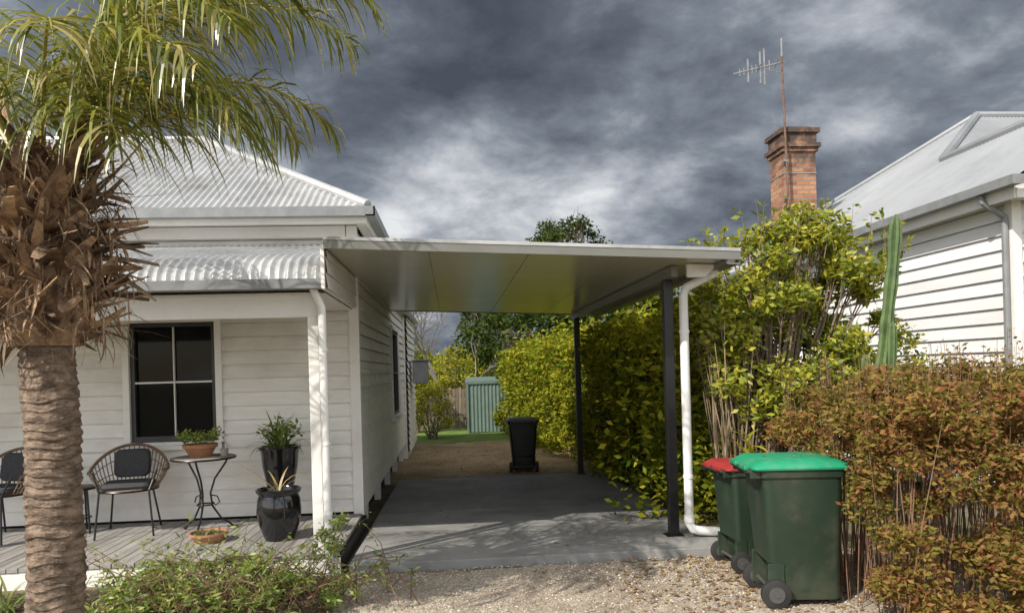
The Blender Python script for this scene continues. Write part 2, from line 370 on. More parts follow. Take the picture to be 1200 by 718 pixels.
def window(b_trim,b_sash,b_glass,x0,x1,z0,z1,y):
    t=.07
    for (a,c,d,e) in ((x0-t,x0,z0-.03,z1+t),(x1,x1+t,z0-.03,z1+t),(x0,x1,z1,z1+t)): b_trim.box(a,c,y-.062,y+.02,d,e)
    b_trim.box(x0-t-.03,x1+t+.03,y-.095,y+.02,z0-.08,z0-.032)
    f=.045; zm=(z0+z1)/2; xm=(x0+x1)/2
    b_sash.box(x0+.001,x0+f,y-.02,y+.03,z0,z1); b_sash.box(x1-f,x1-.001,y-.02,y+.03,z0,z1)
    b_sash.box(x0+f,x1-f,y-.02,y+.03,z0,z0+f+.02); b_sash.box(x0+f,x1-f,y-.02,y+.03,z1-f,z1-.001)
    b_trim.box(x0+f,x1-f,y-.018,y+.03,zm-.010,zm+.010)
    b_trim.box(xm-.006,xm+.006,y-.008,y+.03,z0+f+.02,zm-.010); b_trim.box(xm-.006,xm+.006,y-.008,y+.03,zm+.010,z1-f)
    b_glass.box(x0+.01,x1-.01,y+.035,y+.05,z0+.01,z1-.01)
bt,bs,bg=B(),B(),B()
window(bt,bs,bg,-3.46,-2.56,1.02,2.31,8.3); window(bt,bs,bg,-6.6,-5.7,1.02,2.31,8.3)
y0,y1,z0,z1=12.76,14.26,.95,2.45
bt.box(WX-.02,WX+.06,y0-.07,y0,z0-.03,z1+.07); bt.box(WX-.02,WX+.06,y1,y1+.07,z0-.03,z1+.07); bt.box(WX-.02,WX+.06,y0,y1,z1,z1+.07); bt.box(WX-.02,WX+.10,y0-.1,y1+.1,z0-.08,z0-.032)
bs.box(WX-.03,WX+.03,y0,y0+.05,z0,z1); bs.box(WX-.03,WX+.03,y1-.05,y1,z0,z1); bs.box(WX-.03,WX+.03,y0+.05,y1-.05,z0,z0+.06); bs.box(WX-.03,WX+.03,y0+.05,y1-.05,z1-.06,z1); bs.box(WX-.03,WX+.028,y0+.05,y1-.05,1.68,1.72)
bg.box(WX-.06,WX-.04,y0,y1,z0,z1)
bt.build('window_trim',M_trim,H,bevel=.003); bs.build('window_sash',M_sash,H); bg.build('window_glass',M_glass,H)
b=B(); x=-11.9
while x<-1.02:
    b.box(x,x+.086,6.43+random.uniform(-.003,.003),8.23,.135,.17+random.uniform(-.0015,.0015)); x+=.093
b.build('veranda_deck',M_deck,H,bevel=.002)
b=B(); b.box(-12,-1.0,6.44,6.46,-.02,.13); b.build('deck_fascia',M_trim,H)
b=B()
PX=-1.18
for px in (PX,-5.2,-9.2): b.box(px-.045,px+.045,6.46,6.55,-.02 if px>-2 else .17,2.2)
b.box(-12,PX+.05,6.47,6.54,2.2,2.40)
b.box(-12,PX+.07,6.455,6.47,2.38,2.41)
b.box(-12,-1.08,6.56,8.23,2.40,2.415)
b.build('veranda_post_and_beam',M_trim,H,bevel=.004)
b=B()
b.tube([(PX+.02,6.36,2.45),(PX+.05,6.40,2.36),(PX+.085,6.42,2.28),(PX+.09,6.42,.3),(PX+.09,6.42,.02)],.034,14)
for z in (1.9,1.1,.5): b.tube([(PX+.09,6.42,z),(PX+.09,6.42,z+.025)],.039,14)
b.build('downpipe',M_pvc,H,smooth=True)
prof=[(8.235,3.12),(7.6,2.97),(7.0,2.84),(6.7,2.77),(6.52,2.71),(6.4,2.64),(6.33,2.56),(6.30,2.47)]
b=B(); vs=[];fs=[]; n=int((12-1.08)/.076*8); R=len(prof)
for i in range(n+1):
    x=-12+(12-1.08)*i/n; o=.013*math.sin(2*math.pi*x/.076)
    for j,(y,z) in enumerate(prof):
        a=prof[max(0,j-1)];c=prof[min(R-1,j+1)]; ty,tz=c[0]-a[0],c[1]-a[1]; l=math.hypot(ty,tz); vs.append((x,y+o*tz/l,z-o*ty/l))
for i in range(n):
    for j in range(R-1): fs.append((i*R+j,i*R+j+1,(i+1)*R+j+1,(i+1)*R+j))
b.add(vs,fs); b.build('veranda_roof',M_iron,H,smooth=True)
b=B()
b.box(-12,-1.07,6.22,6.235,2.42,2.50); b.box(-12,-1.07,6.235,6.34,2.42,2.43); b.box(-12,-1.07,6.34,6.352,2.42,2.48)
b.box(-12,-.87,7.86,7.875,3.36,3.46); b.box(-12,-.87,7.875,7.96,3.36,3.372)
b.box(-.78,-.765,7.86,13.0,3.36,3.46); b.box(-.865,-.78,7.86,13.0,3.36,3.372); b.box(-.87,-.765,7.86,7.875,3.36,3.46)
b.build('gutters',M_gutter,H)
b=B()
b.box(-12,-.88,7.965,7.985,3.30,3.44); b.box(-.88,-.866,7.965,13,3.30,3.44)
b.box(-12,-.885,7.99,8.235,3.335,3.35); b.box(WX+.052,-.885,8.24,13,3.335,3.35)
b.prism([(-1.075,6.30,2.42),(-1.045,6.30,2.42),(-1.045,8.235,2.42),(-1.075,8.235,2.42)],[(-1.075,6.30,2.76),(-1.045,6.30,2.76),(-1.045,8.235,3.14),(-1.075,8.235,3.14)])
b.build('eave_fascia_and_soffit',M_trim,H)
b=B(); boards(b,(-1.044,6.33,0),(0,1,0),1.9,2.43,2.75,(1,0,0),.13,lap=.022); b.build('veranda_end_boards',M_board,H)
sl=.593; T=2.46; ll=math.sqrt(1+sl*sl); ex,ey,ez=-.84,7.9,3.46
b=B()
corr_plane(b,(-13,ey,ez),(1,0,0),(0,1,sl),0,13+ex,lambda u:0,lambda u:ll*min(T,13+ex-u),rows=2,amp=.013)
corr_plane(b,(ex,ey,ez),(0,1,0),(-1,0,sl),0,2*T,lambda u:0,lambda u:ll*min(u,2*T-u),rows=1)
corr_plane(b,(-13,ey+2*T,ez),(1,0,0),(0,-1,sl),0,13+ex,lambda u:0,lambda u:ll*min(T,13+ex-u),rows=1)
b.build('main_roof',M_iron,H,smooth=True)
b=B()
ap=(ex-T,ey+T,ez+sl*T+.02)
b.tube([(ex,ey,ez+.02),ap],.05,8); b.tube([ap,(-13,ey+T,ap[2])],.05,8); b.tube([ap,(ex,ey+2*T,ez+.02)],.05,8)
b.build('ridge_capping',M_iron,H,smooth=True)
b=B(); b.box(-12,ex,12.9,19.2,2.93,2.99); b.box(-12,ex-.1,12.9,16.2,3.34,3.4); b.build('rear_roof',M_iron,H)
b=B(); b.box(-.88,-.55,16.6,17.4,1.45,1.95); b.box(-.90,-.5,16.55,17.45,1.95,1.98); b.build('wall_mounted_box',M_gutter,H,bevel=.02)

# ------------------------------------------------------------ carport
C=E('carport',(.7,9.5,0))
XL,XR=-1.045,2.42
zt=lambda x:2.84-.042*(x-XL)
b=B()
w=.864
yF,yR=6.30,12.75
for i in range(4):
    a=XL+.01+i*w; c=a+w-.006
    b.prism([(a,yF,zt(a)-.075),(c,yF,zt(c)-.075),(c,yR,zt(c)-.075),(a,yR,zt(a)-.075)],[(a,yF,zt(a)-.005),(c,yF,zt(c)-.005),(c,yR,zt(c)-.005),(a,yR,zt(a)-.005)])
b.build('roof_panels',M_panel,C)
b=B()
def bar(x0,x1,y0,y1,dz0,dz1): b.prism([(x0,y0,zt(x0)+dz0),(x1,y0,zt(x1)+dz0),(x1,y1,zt(x1)+dz0),(x0,y1,zt(x0)+dz0)],[(x0,y0,zt(x0)+dz1),(x1,y0,zt(x1)+dz1),(x1,y1,zt(x1)+dz1),(x0,y1,zt(x0)+dz1)])
bar(XL,XR+.12,yF-.02,yF-.002,-.085,.0)
bar(XL,XR+.12,yR+.002,yR+.02,-.085,.01)
bar(XL-.0,XL+.008,yF,yR,-.085,.012)
b.build('roof_fascia',M_fascia,C)
b=B(); bar(XL,XR+.12,yF-.026,yF-.002,.0005,.016); bar(XL,XR+.12,yF-.026,yF-.0205,-.012,.0); b.build('front_flashing',M_iron,C)
b=B()
bar(XR+.0,XR+.012,yF,yR,-.12,.0); bar(XR+.012,XR+.12,yF,yR,-.125,-.112); bar(XR+.108,XR+.12,yF,yR,-.112,-.01)
b.build('gutter',M_fascia,C)
b=B()
pz=zt(2.1)-.085
b.box(2.06,2.12,6.75,12.6,pz-.10,pz-.002)
b.build('side_beam',M_fascia,C)
b=B()
for y in (7.02,12.25): b.box(2.05,2.14,y-.045,y+.045,gz(y)+.06,pz-.10)
for y in (7.02,12.25): b.box(2.01,2.18,y-.08,y+.08,gz(y)+.068,gz(y)+.078)
b.build('posts',M_black,C,bevel=.004)
b=B()
px=2.215
b.tube([(XR+.06,6.75,zt(XR)-.1),(XR+.06,6.75,zt(XR)-.14),(px+.03,6.88,zt(XR)-.26),(px,6.9,zt(XR)-.34),(px,6.9,.28),(px,6.9,.19),(px+.03,6.89,.135),(px+.09,6.88,.12),(px+.36,6.85,.10)],.043,16)
for z in (2.0,.62): b.tube([(px,6.9,z),(px,6.9,z+.03)],.049,16)
b.tube([(px,6.9,.2),(px,6.9,.27)],.05,16)
b.build('downpipe',M_pvc,C,smooth=True)
b=B(); b.prism([(2.17,6.62,2.50),(2.34,6.62,2.50),(2.34,6.66,2.50),(2.17,6.66,2.50)],[(2.17,6.62,2.62),(2.46,6.62,2.61),(2.46,6.66,2.61),(2.17,6.66,2.62)]); b.build('rafter_bracket',M_trim,C)

# ------------------------------------------------------------ right house
R_=E('weatherboard_house.001',(9,12,0))
b=B(); boards(b,(6.3,7.8,0),(0,1,0),9.4,.1,3.42,(-1,0,0),.165,lap=.034); b.build('side_weatherboards',M_rboard,R_)
b=B(); boards(b,(6.3,7.8,0),(1,0,0),3.3,.1,3.42,(0,-1,0),.165,lap=.034); b.build('front_weatherboards',M_rboard,R_)
b=B(); b.box(6.37,15,7.87,17.2,.0,3.42); b.build('wall_core',M_trim,R_)
b=B(); b.box(6.25,6.36,7.745,7.86,.0,3.42); b.box(6.04,6.3,7.45,17.4,3.42,3.44); b.box(6.02,6.038,7.42,17.5,3.38,3.56); b.box(6.31,9.7,7.42,7.74,3.42,3.44); b.box(6.04,9.7,7.40,7.418,3.38,3.56)
b.build('corner_and_fascia_trim',M_trim,R_)
b=B(); b.box(5.90,5.914,7.3,17.6,3.50,3.60); b.box(5.914,6.016,7.3,17.6,3.50,3.512); b.box(5.9,9.8,7.285,7.299,3.5,3.6)
b.tube([(5.97,7.86,3.5),(5.98,7.84,3.42),(6.2,7.80,3.25),(6.205,7.80,3.15),(6.205,7.80,.1)],.035,10)
b.build('gutter_and_downpipe',M_gutter,R_)
s2=.648; l2=math.sqrt(1+s2*s2)
def tl(y):
    t=17.6-y
    if y<11.2: t=min(t,1.9)
    elif y<13.43: t=min(t,1.9+(y-11.2)*(2.27/2.23))
    return t
b=B()
corr_plane(b,(6,7.35,3.6),(0,1,0),(1,0,s2),0,10.25,lambda u:0,lambda u:l2*max(0,tl(7.35+u)),rows=1,amp=.015)
corr_plane(b,(7.6,13.43,6.302),(1,0,0),(0,-1,-s2),0,9,lambda u:l2*max(0,10.17-(7.6+u)),lambda u:l2*4.1)
corr_plane(b,(7.6,13.43,6.302),(1,0,0),(0,1,-s2),0,9,lambda u:l2*max(0,10.17-(7.6+u)),lambda u:l2*4.1)
corr_plane(b,(9.8,7.35,3.6),(0,1,0),(-1,0,s2),0,4.6,lambda u:0,lambda u:l2*1.9)
b.build('roof',M_iron2,R_,smooth=True)
b=B(); b.prism([(6.1,7.5,3.55),(9.7,7.5,3.55),(7.9,7.5,4.78)],[(6.1,7.53,3.55),(9.7,7.53,3.55),(7.9,7.53,4.78)]); b.build('gable_end',M_rboard,R_)
b=B()
b.tube([(6,17.6,3.62),(10.17,13.43,6.33)],.06,8); b.tube([(10.17,13.43,6.33),(16.6,13.43,6.33)],.07,8)
b.tube([(10.17,13.43,6.33),(7.9,11.2,4.86)],.07,8); b.tube([(7.9,11.2,4.86),(7.9,7.35,4.86)],.07,8)
b.build('ridge_capping',M_iron2,R_,smooth=True)
CH=E('brick_chimney',(6.78,14,3.8))
b=B(); b.box(6.45,7.08,13.7,14.33,3.7,5.72)
b.box(6.41,7.12,13.66,14.37,5.721,5.80); b.box(6.37,7.16,13.62,14.41,5.801,5.88)
b.box(6.43,7.10,13.68,14.35,5.881,6.08)
b.box(6.38,7.15,13.63,14.40,6.081,6.17)
b.box(6.50,7.03,13.75,14.28,6.171,6.22)
b.build('brickwork',M_brick,CH,bevel=.006)
b=B(); b.box(6.44,7.09,13.69,14.34,5.30,5.32); b.build('lead_band',M_gutter,CH)
A=E('tv_antenna',(6.42,13.6,4.4))
b=B(); b.tube([(6.47,13.58,4.35),(6.43,13.58,6.0),(6.40,13.58,7.50)],.022,8); b.build('mast',M_rust,A)
b=B()
p0=Vector((5.42,13.5,7.12)); p1=Vector((6.46,13.6,7.40))
b.tube([p0,p1],.018,6)
for t,hh in ((.12,.06),(.2,.06),(.28,.22),(.36,.07),(.44,.08),(.52,.30),(.60,.34),(.70,.10),(.95,.46)):
    q=p0.lerp(p1,t); b.tube([q-Vector((0,0,hh)),q+Vector((0,0,hh))],.011 if hh<.2 else .018,5)
for t in (.3,.5,.85): 
    q=p0.lerp(p1,t); b.tube([q-Vector((.05,.22,0)),q+Vector((.05,.22,0))],.008,5)
b.tube([p0.lerp(p1,.55)+Vector((0,0,-.01)),Vector((6.41,13.59,7.18))],.01,5)
b.build('boom_and_elements',M_alu,A)
b=B(); b.box(6.40,6.46,13.56,13.68,5.5,5.53); b.box(6.40,6.48,13.56,13.69,4.8,4.83); b.build('brackets',M_alu,A)

# ------------------------------------------------------------ bins
def rrect(x0,x1,hw,z,r=.05,k=4):
    pts=[]
    for cx,cy,a0 in ((x1-r,hw-r,0),(x0+r,hw-r,90),(x0+r,-hw+r,180),(x1-r,-hw+r,270)):
        for i in range(k+1):
            a=rad(a0+90*i/k); pts.append((cx+r*math.cos(a),cy+r*math.sin(a),z))
    return pts
def wheelie_bin(name,loc,rz,body,lid,sc=1.0):
    e=E(name,loc,rz); e.scale=(sc,sc,sc)
    b=B(); b.loft([rrect(.13,.52,.20,.045,.04),rrect(.125,.53,.205,.07,.045),rrect(.115,.53,.215,.28),rrect(.04,.53,.22,.30),rrect(.0,.54,.27,.90),rrect(-.02,.56,.285,.905),rrect(-.02,.565,.29,.955)])
    b.tube([(-.02,-.24,.93),(-.09,-.24,.95),(-.09,.24,.95),(-.02,.24,.93)],.018,8)
    for y in (-.24,-.1,.1,.24): b.box(-.085,-.015,y-.012,y+.012,.90,.95)
    b.box(.03,.14,-.22,-.20,.06,.30); b.box(.03,.14,.20,.22,.06,.30)
    b.build('body',body,e,smooth=True,bevel=.004,local=True)
    b=B()
    b.loft([rrect(-.075,.585,.305,.958,.05),rrect(-.08,.59,.31,.975,.05),rrect(-.06,.575,.295,.995,.06),rrect(-.03,.53,.26,1.018,.08),rrect(.1,.40,.15,1.03,.08)])
    b.box(-.115,-.078,-.22,-.05,.955,.985); b.box(-.115,-.078,.05,.22,.955,.985)
    b.box(.575,.63,-.10,.10,.962,.978)
    b.build('lid',lid,e,smooth=True,bevel=.004,local=True)
    for i,y in enumerate((-.245,.245)):
        b=B(); b.tube([(.07,y-.028,.1),(.07,y-.024,.1),(.07,y+.024,.1),(.07,y+.028,.1)],[.09,.1,.1,.09],24); b.build('wheel_%d'%(i+1),M_rubber,e,smooth=True,local=True)
        b=B(); b.tube([(.07,y-.034,.1),(.07,y+.034,.1)],.055,16); b.tube([(.07,y-.04,.1),(.07,y+.04,.1)],.018,10); b.build('hub_%d'%(i+1),M_hub,e,smooth=True,local=True)
    b=B(); b.tube([(.07,-.22,.1),(.07,.22,.1)],.014,8); b.build('axle',M_hub,e,local=True)
    P=np.stack([rng.uniform(0,.5,16),rng.uniform(-.24,.24,16),np.full(16,1.035)],1)
    if lid is M_binlid: np_quads('fallen_leaves',leaves(P,.035,.5,up=6,dz=.05),M_litter,e,True)
    return e
wheelie_bin('wheelie_bin',(2.15,5.20,0),rad(-8),M_bingreen,M_binlid)
wheelie_bin('wheelie_bin.001',(2.22,6.02,0),rad(2),M_bingreen,M_binred,.87)
wheelie_bin('wheelie_bin.002',(1.24,13.2,gz(13)),rad(88),M_binblack,M_binblack,.95)

# ------------------------------------------------------------ veranda furniture
def chair(name,loc,rz):
    e=E(name,loc,rz)
    b=B()
    for sx in(-1,1):
        b.tube([(sx*.22,-.22,.45),(sx*.26,-.27,0)],.010,8); b.tube([(sx*.18,.20,.45),(sx*.24,.30,0)],.010,8)
        b.tube([(sx*.22,-.22,.44),(sx*.29,-.16,.64)],.010,8)
    ring=[(.27*math.cos(t),.25*math.sin(t),.44) for t in [2*math.pi*i/24 for i in range(25)]]
    b.tube(ring,.011,6)
    b.build('frame',M_black,e,smooth=True,local=True)
    b=B(); rim=[];
    K=30
    for i in range(K+1):
        t=rad(-25+230*i/K); h=.62+.24*max(0,math.sin(t))**1.3
        rim.append((.36*math.cos(t),.30*math.sin(t)+.03,h))
    b.tube(rim,.016,8)
    for i in range(K+1):
        t=rad(-25+230*i/K); x,y,z=rim[i]; lo=(.265*math.cos(t),.245*math.sin(t),.45)
        b.tube([lo,((x+lo[0])/2*1.03,(y+lo[1])/2*1.03,(z+lo[2])/2),(x,y,z)],.0055,5)
    for f in (.35,.7):
        b.tube([(.265*math.cos(t)*(1-f)+.36*math.cos(t)*f,.245*math.sin(t)*(1-f)+(.30*math.sin(t)+.03)*f,.45*(1-f)+(.62+.24*max(0,math.sin(t))**1.3)*f) for t in [rad(-25+230*i/K) for i in range(K+1)]],.005,5)
    for i in range(13):
        yy=-.24+.48*i/12; hw=.26*math.sqrt(max(0,1-(yy/.25)**2))
        b.tube([(-hw,yy,.45),(hw,yy,.45)],.006,5)
    b.build('rattan_weave',M_rattan,e,smooth=True,local=True)
    b=B(); b.loft([rrect(-.22,.22,.20,.462,.07),rrect(-.235,.235,.215,.485,.08),rrect(-.22,.22,.2,.515,.07)])
    def cr(s,off): return [(x*s,.20-off+.12*(z-.5)*1.6,.68+(zz)*s) for x,zz,z in [(p[0],p[1],.68+p[1]) for p in rrect(-.17,.17,.14,0,.06)]]
    b.loft([cr(.9,.06),cr(1,.03),cr(1,0),cr(.9,-.03)])
    b.build('cushions',M_cush,e,smooth=True,local=True)
chair('rattan_chair',(-3.27,7.72,.17),rad(12)); chair('rattan_chair.001',(-4.50,7.72,.17),rad(-14))
ST=E('side_table',(-3.83,7.85,.17))
b=B(); b.lathe([(0,.44),(.19,.44),(.2,.45),(.2,.46),(.19,.465),(0,.465)]); 
for k in range(3):
    t=rad(90+120*k); b.tube([(.15*math.cos(t),.15*math.sin(t),.44),(.18*math.cos(t),.18*math.sin(t),0)],.01,6)
b.tube([(.12*math.cos(t),.12*math.sin(t),.15) for t in [2*math.pi*i/20 for i in range(21)]],.007,5)
b.build('top_and_legs',M_black,ST,smooth=True,local=True)
BT=E('bistro_table',(-2.50,7.62,.17))
b=B()
for k in range(3):
    t=rad(30+120*k); c,s=math.cos(t),math.sin(t)
    b.tube([(r*c,r*s,z) for r,z in ((.24,.73),(.20,.66),(.10,.52),(.055,.38),(.07,.25),(.15,.12),(.24,.05),(.28,.01),(.31,.02))],.010,7)
    b.tube([(r*c,r*s,z) for r,z in ((.06,.36),(.12,.34),(.14,.28),(.10,.25),(.075,.29))],.007,6)
b.tube([(.075*math.cos(t),.075*math.sin(t),.27) for t in [2*math.pi*i/20 for i in range(21)]],.008,5)
b.tube([(.30*math.cos(t),.30*math.sin(t),.735) for t in [2*math.pi*i/32 for i in range(33)]],.012,6)
b.build('iron_frame',M_black,BT,smooth=True,local=True)
b=B(); b.lathe([(0,.728),(.295,.728),(.298,.745),(.29,.75),(0,.75)],n=36); b.build('mosaic_top',M_stone,BT,local=True)
def pot(name,loc,prof,mat,soilr,soilz):
    e=E(name,loc); b=B(); b.lathe(prof,n=36); b.build('pot',mat,e,smooth=True,local=True)
    b=B(); b.lathe([(0,soilz),(soilr,soilz)],n=24); b.build('soil',M_soil,e,local=True); return e
e=pot('potted_herb',(-2.53,7.62,.922),[(0,0),(.10,0),(.15,.09),(.165,.09),(.165,.125),(.15,.125),(.14,.10),(0,.10)],M_terra,.14,.10)
P=clumps([(0,0,.17),(.10,.02,.20),(-.10,0,.18),(.02,-.06,.2),(.16,0,.22),(-.16,.03,.2)],[.09]*6,90); np_quads('foliage',leaves(P,.035,.5),M_weed,e,True)
b=B(); b.lathe([(0,0),(.035,0),(.04,.07),(.032,.07),(.03,.05),(0,.05)],c=(.24,-.02,0)); b.lathe([(0,0),(.03,0),(.015,.05),(.012,.12),(.02,.13),(0,.13)],c=(.2,.08,0)); b.build('small_ornament',M_stone,e,smooth=True,local=True)
e=pot('potted_aloe',(-1.66,7.12,.17),[(0,0),(.13,0),(.14,.02),(.185,.14),(.205,.27),(.195,.38),(.18,.42),(.205,.45),(.21,.47),(.19,.48),(.17,.45),(.17,.40),(0,.40)],M_pot,.175,.42)
b=B()
for az,L,w,e0,dr in ((2.9,.62,.03,.8,.6),(3.3,.50,.03,.6,.5),(.4,.50,.035,1.2,2.2),(.15,.42,.03,1.0,1.8),(1.2,.30,.03,1.3,.8),(4.4,.26,.03,1.2,1.2),(2.3,.30,.03,1.2,.9)): b.strap((0,0,.42),az,L,w,e0,dr)
b.build('leaves',pm('aloe_leaf',(.42,.27,.14),(.20,.22,.08),scale=6,rough=.5),e,local=True)
e=pot('potted_fern',(-1.80,7.82,.17),[(0,0),(.14,0),(.14,.03),(.09,.06),(.06,.12),(.06,.30),(.09,.34),(.14,.42),(.175,.60),(.19,.76),(.215,.79),(.215,.81),(.18,.81),(.17,.76),(0,.76)],M_pot,.17,.77)
b=B()
for k in range(90): b.strap((random.uniform(-.08,.08),random.uniform(-.08,.08),.76),random.uniform(0,6.28),random.uniform(.22,.5),.026,random.uniform(.5,1.5),random.uniform(.6,2.2))
b.build('leaves',M_strap,e,local=True)
P=clumps([(0,0,.92),(.12,0,.98),(-.1,.05,.95),(.03,-.08,1.02)],[.12]*4,70); np_quads('foliage',leaves(P,.05,.5),M_weed,e,True)
e=pot('terracotta_bowl_planter',(-2.32,7.15,.17),[(0,0),(.12,0),(.165,.07),(.175,.07),(.175,.09),(.16,.09),(.15,.07),(0,.07)],M_terra,.15,.072)
b=B()
for k in range(40): b.strap((random.uniform(-.1,.1),random.uniform(-.1,.1),.07),random.uniform(0,6.28),random.uniform(.04,.09),.014,1.1,.9,4)
b.build('succulents',M_strap,e,local=True)

# ------------------------------------------------------------ palm
PT=E('palm_tree',(-2.24,4.3,0))
b=B(); pts=[];rr=[]
z=-.05; ph=0; per=.05
while z<2.1:
    ph+=.012/per
    if ph>1: ph-=1; per=random.uniform(.035,.075)
    pts.append((.02*math.sin(z*1.5),0,z)); rr.append(.137-.008*z/2+.012*(1-ph)+random.uniform(-.002,.002)+(.05*max(0,.25-z))); z+=.012
b.tube(pts,rr,48)
me_v=[]
for v in b.v:
    a=math.atan2(v[1],v[0]); k=1+.03*math.sin(3*a+v[2]*9)+.02*math.sin(7*a-v[2]*23)+random.uniform(-.025,.025); me_v.append((v[0]*k,v[1]*k,v[2]+.010*math.sin(2*a+v[2]*5)+.006*math.sin(5*a+v[2]*11)))
b.v=me_v
b.build('trunk',M_trunk,PT,smooth=False,local=True)
b=B(); K=300
b.tube([(0,0,1.9),(0,0,2.2),(0,0,2.6),(0,0,2.95)],[.17,.25,.23,.10],16)
for k in range(K):
    f=k/K; z0=1.92+.95*f; az=k*2.399+random.uniform(-.3,.3); r0=.13+.07*math.sin(math.pi*min(1,f*1.1))
    out=random.uniform(.10,.36)*(.7+.5*math.sin(math.pi*f)); L=random.uniform(.05,.42); w=random.uniform(.025,.065)
    c,s=math.cos(az),math.sin(az); side=Vector((-s,c,0)); rings=[]
    tilt=random.uniform(-.4,.9) if f<.75 else random.uniform(.6,1.4)
    bend=random.uniform(-.25,.25); sw=random.uniform(-.16,.16); tw0=random.uniform(-.6,.6); tw1=random.uniform(-.8,.8)
    for j in range(6):
        t=j/5; r=r0+out*t; zz=z0+L*math.sin(tilt)*t+bend*t*t*.5
        ww=w*(1-.65*t**1.5)*(1+.25*random.uniform(-1,1)); th=.014*(1-.7*t)
        p=Vector((r*c,r*s,zz))+side*sw*t*t; up=Vector((-c*.6,-s*.6,.8))
        sd=(side+Vector((0,0,tw0+tw1*t))).normalized()
        rings.append([p-sd*ww,p-sd*ww*.4+up*th*1.4,p+sd*ww*.5+up*th*1.2,p+sd*ww,p-up*th*.5])
    b.loft(rings)
b.build('old_frond_bases',M_boot,PT,local=True)
b=B()
for k in range(1500):
    az=random.uniform(0,6.283); f=random.random(); z0=1.95+1.0*f; r0=random.uniform(.16,.40)
    b.strap((r0*math.cos(az),r0*math.sin(az),z0),az+random.uniform(-1.4,1.4),random.uniform(.08,.32),random.uniform(.004,.02),random.uniform(-1.2,1.0),random.uniform(-.6,2.2),5)
b.build('fibre_and_dead_strips',M_boot,PT,local=True)

leafV=[]; br=B()
def frond(az,e0,L,droop,base=(0,0,2.78),ll=.62,spacing=.025):
    n=26; p=Vector(base); e=e0; pts=[p.copy()]; dirs=[]
    p=p+Vector((math.cos(az)*.08,math.sin(az)*.08,0))
    for i in range(n):
        d=Vector((math.cos(az)*math.cos(e),math.sin(az)*math.cos(e),math.sin(e))); dirs.append(d); p=p+d*(L/n); pts.append(p.copy()); e-=droop/n*(.4+1.2*i/n)
    dirs.append(dirs[-1])
    br.tube(pts,[.018*(1-.85*i/n) for i in range(n+1)],6)
    m=int(L*.76/spacing)
    for q in range(m):
        s=.24+.76*q/m; fi=s*n; i=min(n-1,int(fi)); pp=pts[i].lerp(pts[i+1],fi-i); d=dirs[i]
        side=d.cross(Vector((0,0,1))); 
        if side.length<.1: side=Vector((-math.sin(az),math.cos(az),0))
        side.normalize(); upv=side.cross(d)
        prof=max(.05,math.sin(math.pi*min(.999,.12+s*.85)))**.5
        for sg in(-1,1):
            if random.random()<.10: continue
            l=ll*prof*random.uniform(.65,1.15); w=random.uniform(.006,.011)
            v=(side*sg*random.uniform(.4,.9)+d*random.uniform(.35,.9)+upv*random.uniform(-.2,.3)).normalized()
            c=pp.copy(); seg=5
            wd=v.cross(Vector((random.uniform(-.6,.6),random.uniform(-.6,.6),1))).normalized()
            ws=[.6,1,.95,.8,.5,.05]; g=random.uniform(.22,.42)
            L_=[(c+wd*w*ws[0],c-wd*w*ws[0])]
            for k in range(seg):
                c=c+v*(l/seg); v=(v+Vector((random.uniform(-.06,.06),random.uniform(-.06,.06),-g-.16*k))).normalized(); L_.append((c+wd*w*ws[k+1],c-wd*w*ws[k+1]))
            leafV.append(L_)
fr=[(6,72,2.9,1.75),(-14,64,2.2,1.8),(24,76,2.5,2.1),(-32,56,1.6,2.0),(-6,46,1.4,1.7),(10,58,1.8,2.0),(45,62,2.0,2.0),(75,72,2.2,1.9),
(118,68,2.2,1.9),(160,62,2.0,1.9),(195,58,2.1,2.0),(228,60,1.9,2.1),(262,55,1.5,2.1),(300,62,1.5,2.2),(335,72,1.8,2.3),(352,82,2.3,2.3),
(200,82,2.2,1.5),(318,45,1.2,2.2),(60,84,2.2,1.4),(340,55,1.5,2.2)]
for az,e0,L,dr in fr: frond(rad(az+random.uniform(-4,4)),rad(e0),L*random.uniform(.95,1.05),dr)
vs=[];fs=[]
for L_ in leafV:
    k=len(vs)
    for a,c in L_: vs+= [a,c]
    for i in range(len(L_)-1): fs.append((k+2*i,k+2*i+1,k+2*i+3,k+2*i+2))
b=B(); b.v=[tuple(v) for v in vs]; b.f=fs; b.build('fronds',M_palm,PT,local=True)
br.build('frond_stems',M_rachis,PT,smooth=True,local=True)

# ------------------------------------------------------------ trees & shrubs
def woody(name,base,C,R,n,size,mleaf,mwood,trunkr=.04,split=.35,aspect=.45,extra=None):
    e=E(name,base); bz=Vector(base)
    b=B()
    for i,c in enumerate(C):
        c=Vector(c); s=bz+Vector((random.uniform(-.15,.15),random.uniform(-.15,.15),0))
        m=s.lerp(c,split)+Vector((random.uniform(-.1,.1),random.uniform(-.1,.1),.12*(c-s).length)); m2=s.lerp(c,.75)+Vector((random.uniform(-.08,.08),)*3)
        b.tube([s,s.lerp(m,.5)+Vector((random.uniform(-.03,.03),random.uniform(-.03,.03),0)),m,m2,c],[trunkr,trunkr*.85,trunkr*.6,trunkr*.35,trunkr*.12],6)
        for k in range(5):
            q=c+Vector(np.random.default_rng(i*7+k).normal(size=3))*R[i]*.6; b.tube([m2.lerp(c,.5),q],[trunkr*.15,trunkr*.05],4)
    b.build('branches',mwood,e,smooth=True)
    P=clumps(C,R,n)
    if extra is not None: P=np.concatenate([P,extra])
    np_quads('foliage',leaves(P,size,aspect),mleaf,e)
    return e
C_=[];R2=[]
